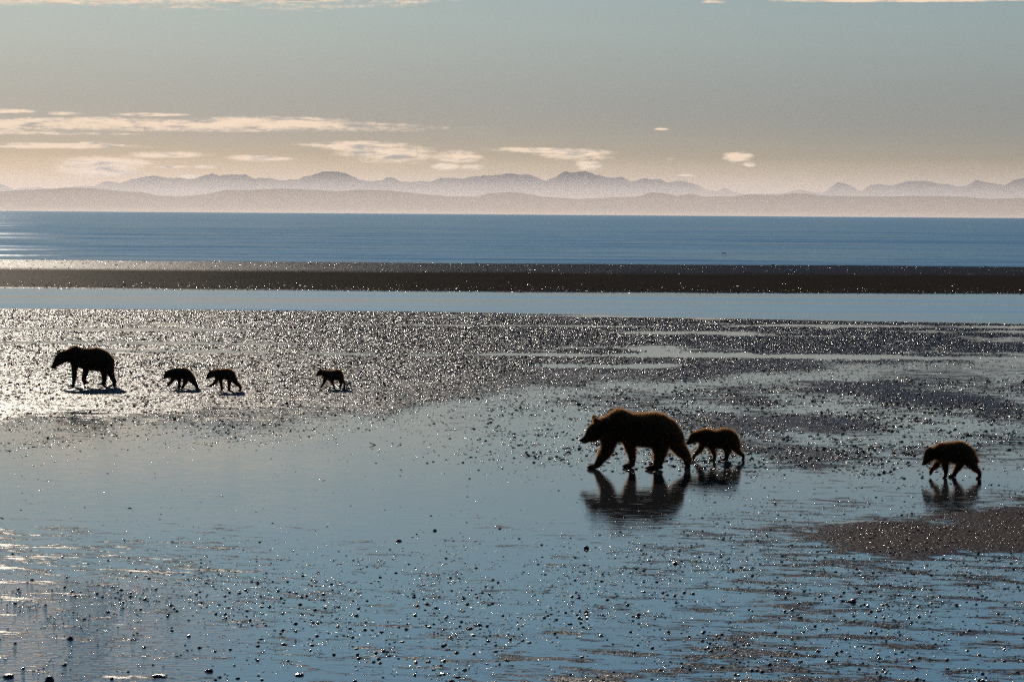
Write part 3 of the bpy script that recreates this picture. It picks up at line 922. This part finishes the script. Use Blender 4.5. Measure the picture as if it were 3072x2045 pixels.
jn = N.new('GeometryNodeJoinGeometry')
for g2 in geos:
    L.new(g2.outputs[0], jn.inputs[0])
iop = N.new('GeometryNodeInstanceOnPoints')
L.new(gi.outputs[0], iop.inputs['Points'])
L.new(jn.outputs[0], iop.inputs['Instance'])
iop.inputs['Pick Instance'].default_value = True
def named(nm):
    nd = N.new('GeometryNodeInputNamedAttribute')
    nd.data_type = 'FLOAT'
    nd.inputs['Name'].default_value = nm
    return nd.outputs[0]
cx_ = N.new('ShaderNodeCombineXYZ')
L.new(named('turn'), cx_.inputs[2])
L.new(cx_.outputs[0], iop.inputs['Rotation'])
L.new(named('size'), iop.inputs['Scale'])
L.new(iop.outputs[0], go.inputs[0])
md = pebbles.modifiers.new('scatter', 'NODES')
md.node_group = ng

STM = [lumps(100 + i, 0.55 + 0.06 * i) for i in range(6)]
for i in big:
    o = bpy.data.objects.new('stone', STM[int(rng.integers(6))])
    COL.objects.link(o)
    r_ = float(rad[i])
    o.location = (float(xx[i]), float(yy[i]), r_ * 0.12 + 0.02 * float(bk[i]))
    o.scale = (r_, r_, r_)
    o.rotation_euler = (0, 0, float(rng.uniform(0, 6.28)))
    tag(o, 'small dark wet stone with a sun glint lying in the shallow water film', 'stone', 'stones strewn over the flat')

# stones that stand out
for px, py, r_, fl, nm, lb in [
    (147, 2046, 14.5, 1.05, 'cobble', 'round dark cobble bulging highest out of the foreground film'),
    (24, 2030, 15, 0.5, 'stone', 'flat dark stone in bright ripples next to the round cobble'),
    (480, 2029, 19, 0.36, 'stone', 'long flat pointed black stone lying in the foreground film'),
    (627, 2013, 11, 0.6, 'stone', 'black stone just beyond the long flat pointed stone'),
    (898, 2025, 11, 0.5, 'stone', 'low shiny stone alone in blue film near the nearest edge of the flat'),
    (212, 1917, 8, 0.8, 'stone', 'dark stone amid the brightest foreground ripples'),
    (1759, 1646, 7.5, 1.0, 'cobble', 'round dark cobble below the reflection of the shaggy large bear'),
    (2025, 1691, 7.5, 0.8, 'cobble', 'dark cobble among clustered pebbles left of the gravel bank'),
    (2560, 1806, 8, 0.95, 'cobble', 'round cobble with weedy scraps below the gravel bank'),
    (2532, 1803, 7, 0.5, 'stone', 'low black stone touching the cobble below the gravel bank'),
    (2545, 1805, 5, 0.6, 'stone', 'thin dark stone wedged beside the cobble below the gravel bank'),
    (1304, 1592, 6.5, 0.7, 'stone', 'dark angular stone alone in the open mid film'),
    (1197, 1623, 7.5, 0.6, 'stone', 'shiny flat stone next to the angular stone in the mid film')]:
    X0, Y0 = [float(q) for q in ground(px, py)]
    s = FPX / math.hypot(Y0, CAM_H)
    o = bpy.data.objects.new(nm, lumps(int(px), fl, 3))
    COL.objects.link(o)
    r2_ = r_ / s
    o.scale = (r2_, r2_ * 0.9, r2_)
    o.location = (X0, Y0 + 0.02, r2_ * fl * 0.25)
    o.rotation_euler = (0, 0, float(rng.uniform(-0.3, 0.3)))
    tag(o, lb, 'stone')

# ------------------------------------------------------------------ stick leaning out of the film, with its mirror image below
X0, Y0 = [float(q) for q in ground(1127, 1334.5)]
WOOD, t = material('wet_driftwood')
p = t.n('ShaderNodeBsdfPrincipled', {'Base Color': t.mix(t.noise(t.n('ShaderNodeTexCoord').outputs['Object'], 40.0), c4(0.010, 0.008, 0.006), c4(0.03, 0.022, 0.015)), 'Roughness': 0.6})
t.n('ShaderNodeOutputMaterial', {0: p.outputs[0]})
vs, fs = tube([(0.02, 0, -0.01), (-0.02, 0.005, 0.006), (-0.07, 0.0, 0.026), (-0.112, 0.01, 0.042), (-0.125, 0.01, 0.043)], [0.007, 0.010, 0.009, 0.008, 0.004], 10)
bm = bmesh.new()
bv = [bm.verts.new(tuple(q)) for q in vs]
for f in fs:
    bm.faces.new([bv[i] for i in f])
bmesh.ops.recalc_face_normals(bm, faces=bm.faces)
me = bpy.data.meshes.new('stick')
bm.to_mesh(me)
bm.free()
for f in me.polygons:
    f.use_smooth = True
me.materials.append(WOOD)
o = bpy.data.objects.new('stick', me)
COL.objects.link(o)
o.location = (X0, Y0, 0)
tag(o, 'short dark stick leaning out of the film above its mirror image', 'stick')

# ------------------------------------------------------------------ bird low over the sea
X0, Y0 = [float(q) for q in ground(2172, 760, 0.25)]
root = bpy.data.objects.new('bird', None)
COL.objects.link(root)
root.location = (X0, Y0, 0.18)
tag(root, 'tiny dark bird with bent wings skimming the blue sea beyond the sand bar', 'bird')
FEATHER, t = material('black_feather')
t.n('ShaderNodeOutputMaterial', {0: t.n('ShaderNodeBsdfDiffuse', {0: c4(0.008, 0.008, 0.009)}).outputs[0]})
def bird_part(name, vs, fs):
    o = mesh_obj(name, vs, np.array(fs), FEATHER, root)
    return o
vs, fs = tube([(-0.02, -0.16, 0.06), (-0.01, -0.06, 0.08), (0, 0.05, 0.08), (0.0, 0.18, 0.06)], [0.015, 0.045, 0.05, 0.012], 8)
bmb = bmesh.new()
bv = [bmb.verts.new(tuple(q)) for q in vs]
for f in fs:
    bmb.faces.new([bv[i] for i in f])
bmesh.ops.triangulate(bmb, faces=bmb.faces)
me = bpy.data.meshes.new('body')
bmb.to_mesh(me)
bmb.free()
me.materials.append(FEATHER)
o = bpy.data.objects.new('body', me)
COL.objects.link(o)
o.parent = root
for sgn in (-1, 1):
    sp = [(0.02, 0.09, 0.10), (0.10, 0.13, 0.12), (0.19, 0.10, 0.07), (0.27, 0.03, -0.02)]
    vs = []
    for x, c, z in sp:
        for dy, dz in ((-c, 0), (0, 0.05), (c, 0), (0, -0.04)):
            vs.append((sgn * x, dy * 0.6, z + dz))
    fs = []
    for i in range(3):
        for j in range(4):
            k = (j + 1) % 4
            fs.append((i * 4 + j, i * 4 + k, i * 4 + 4 + k, i * 4 + 4 + j))
    fs += [(0, 3, 2, 1), (12, 13, 14, 15)]
    bird_part('wing', vs, fs)
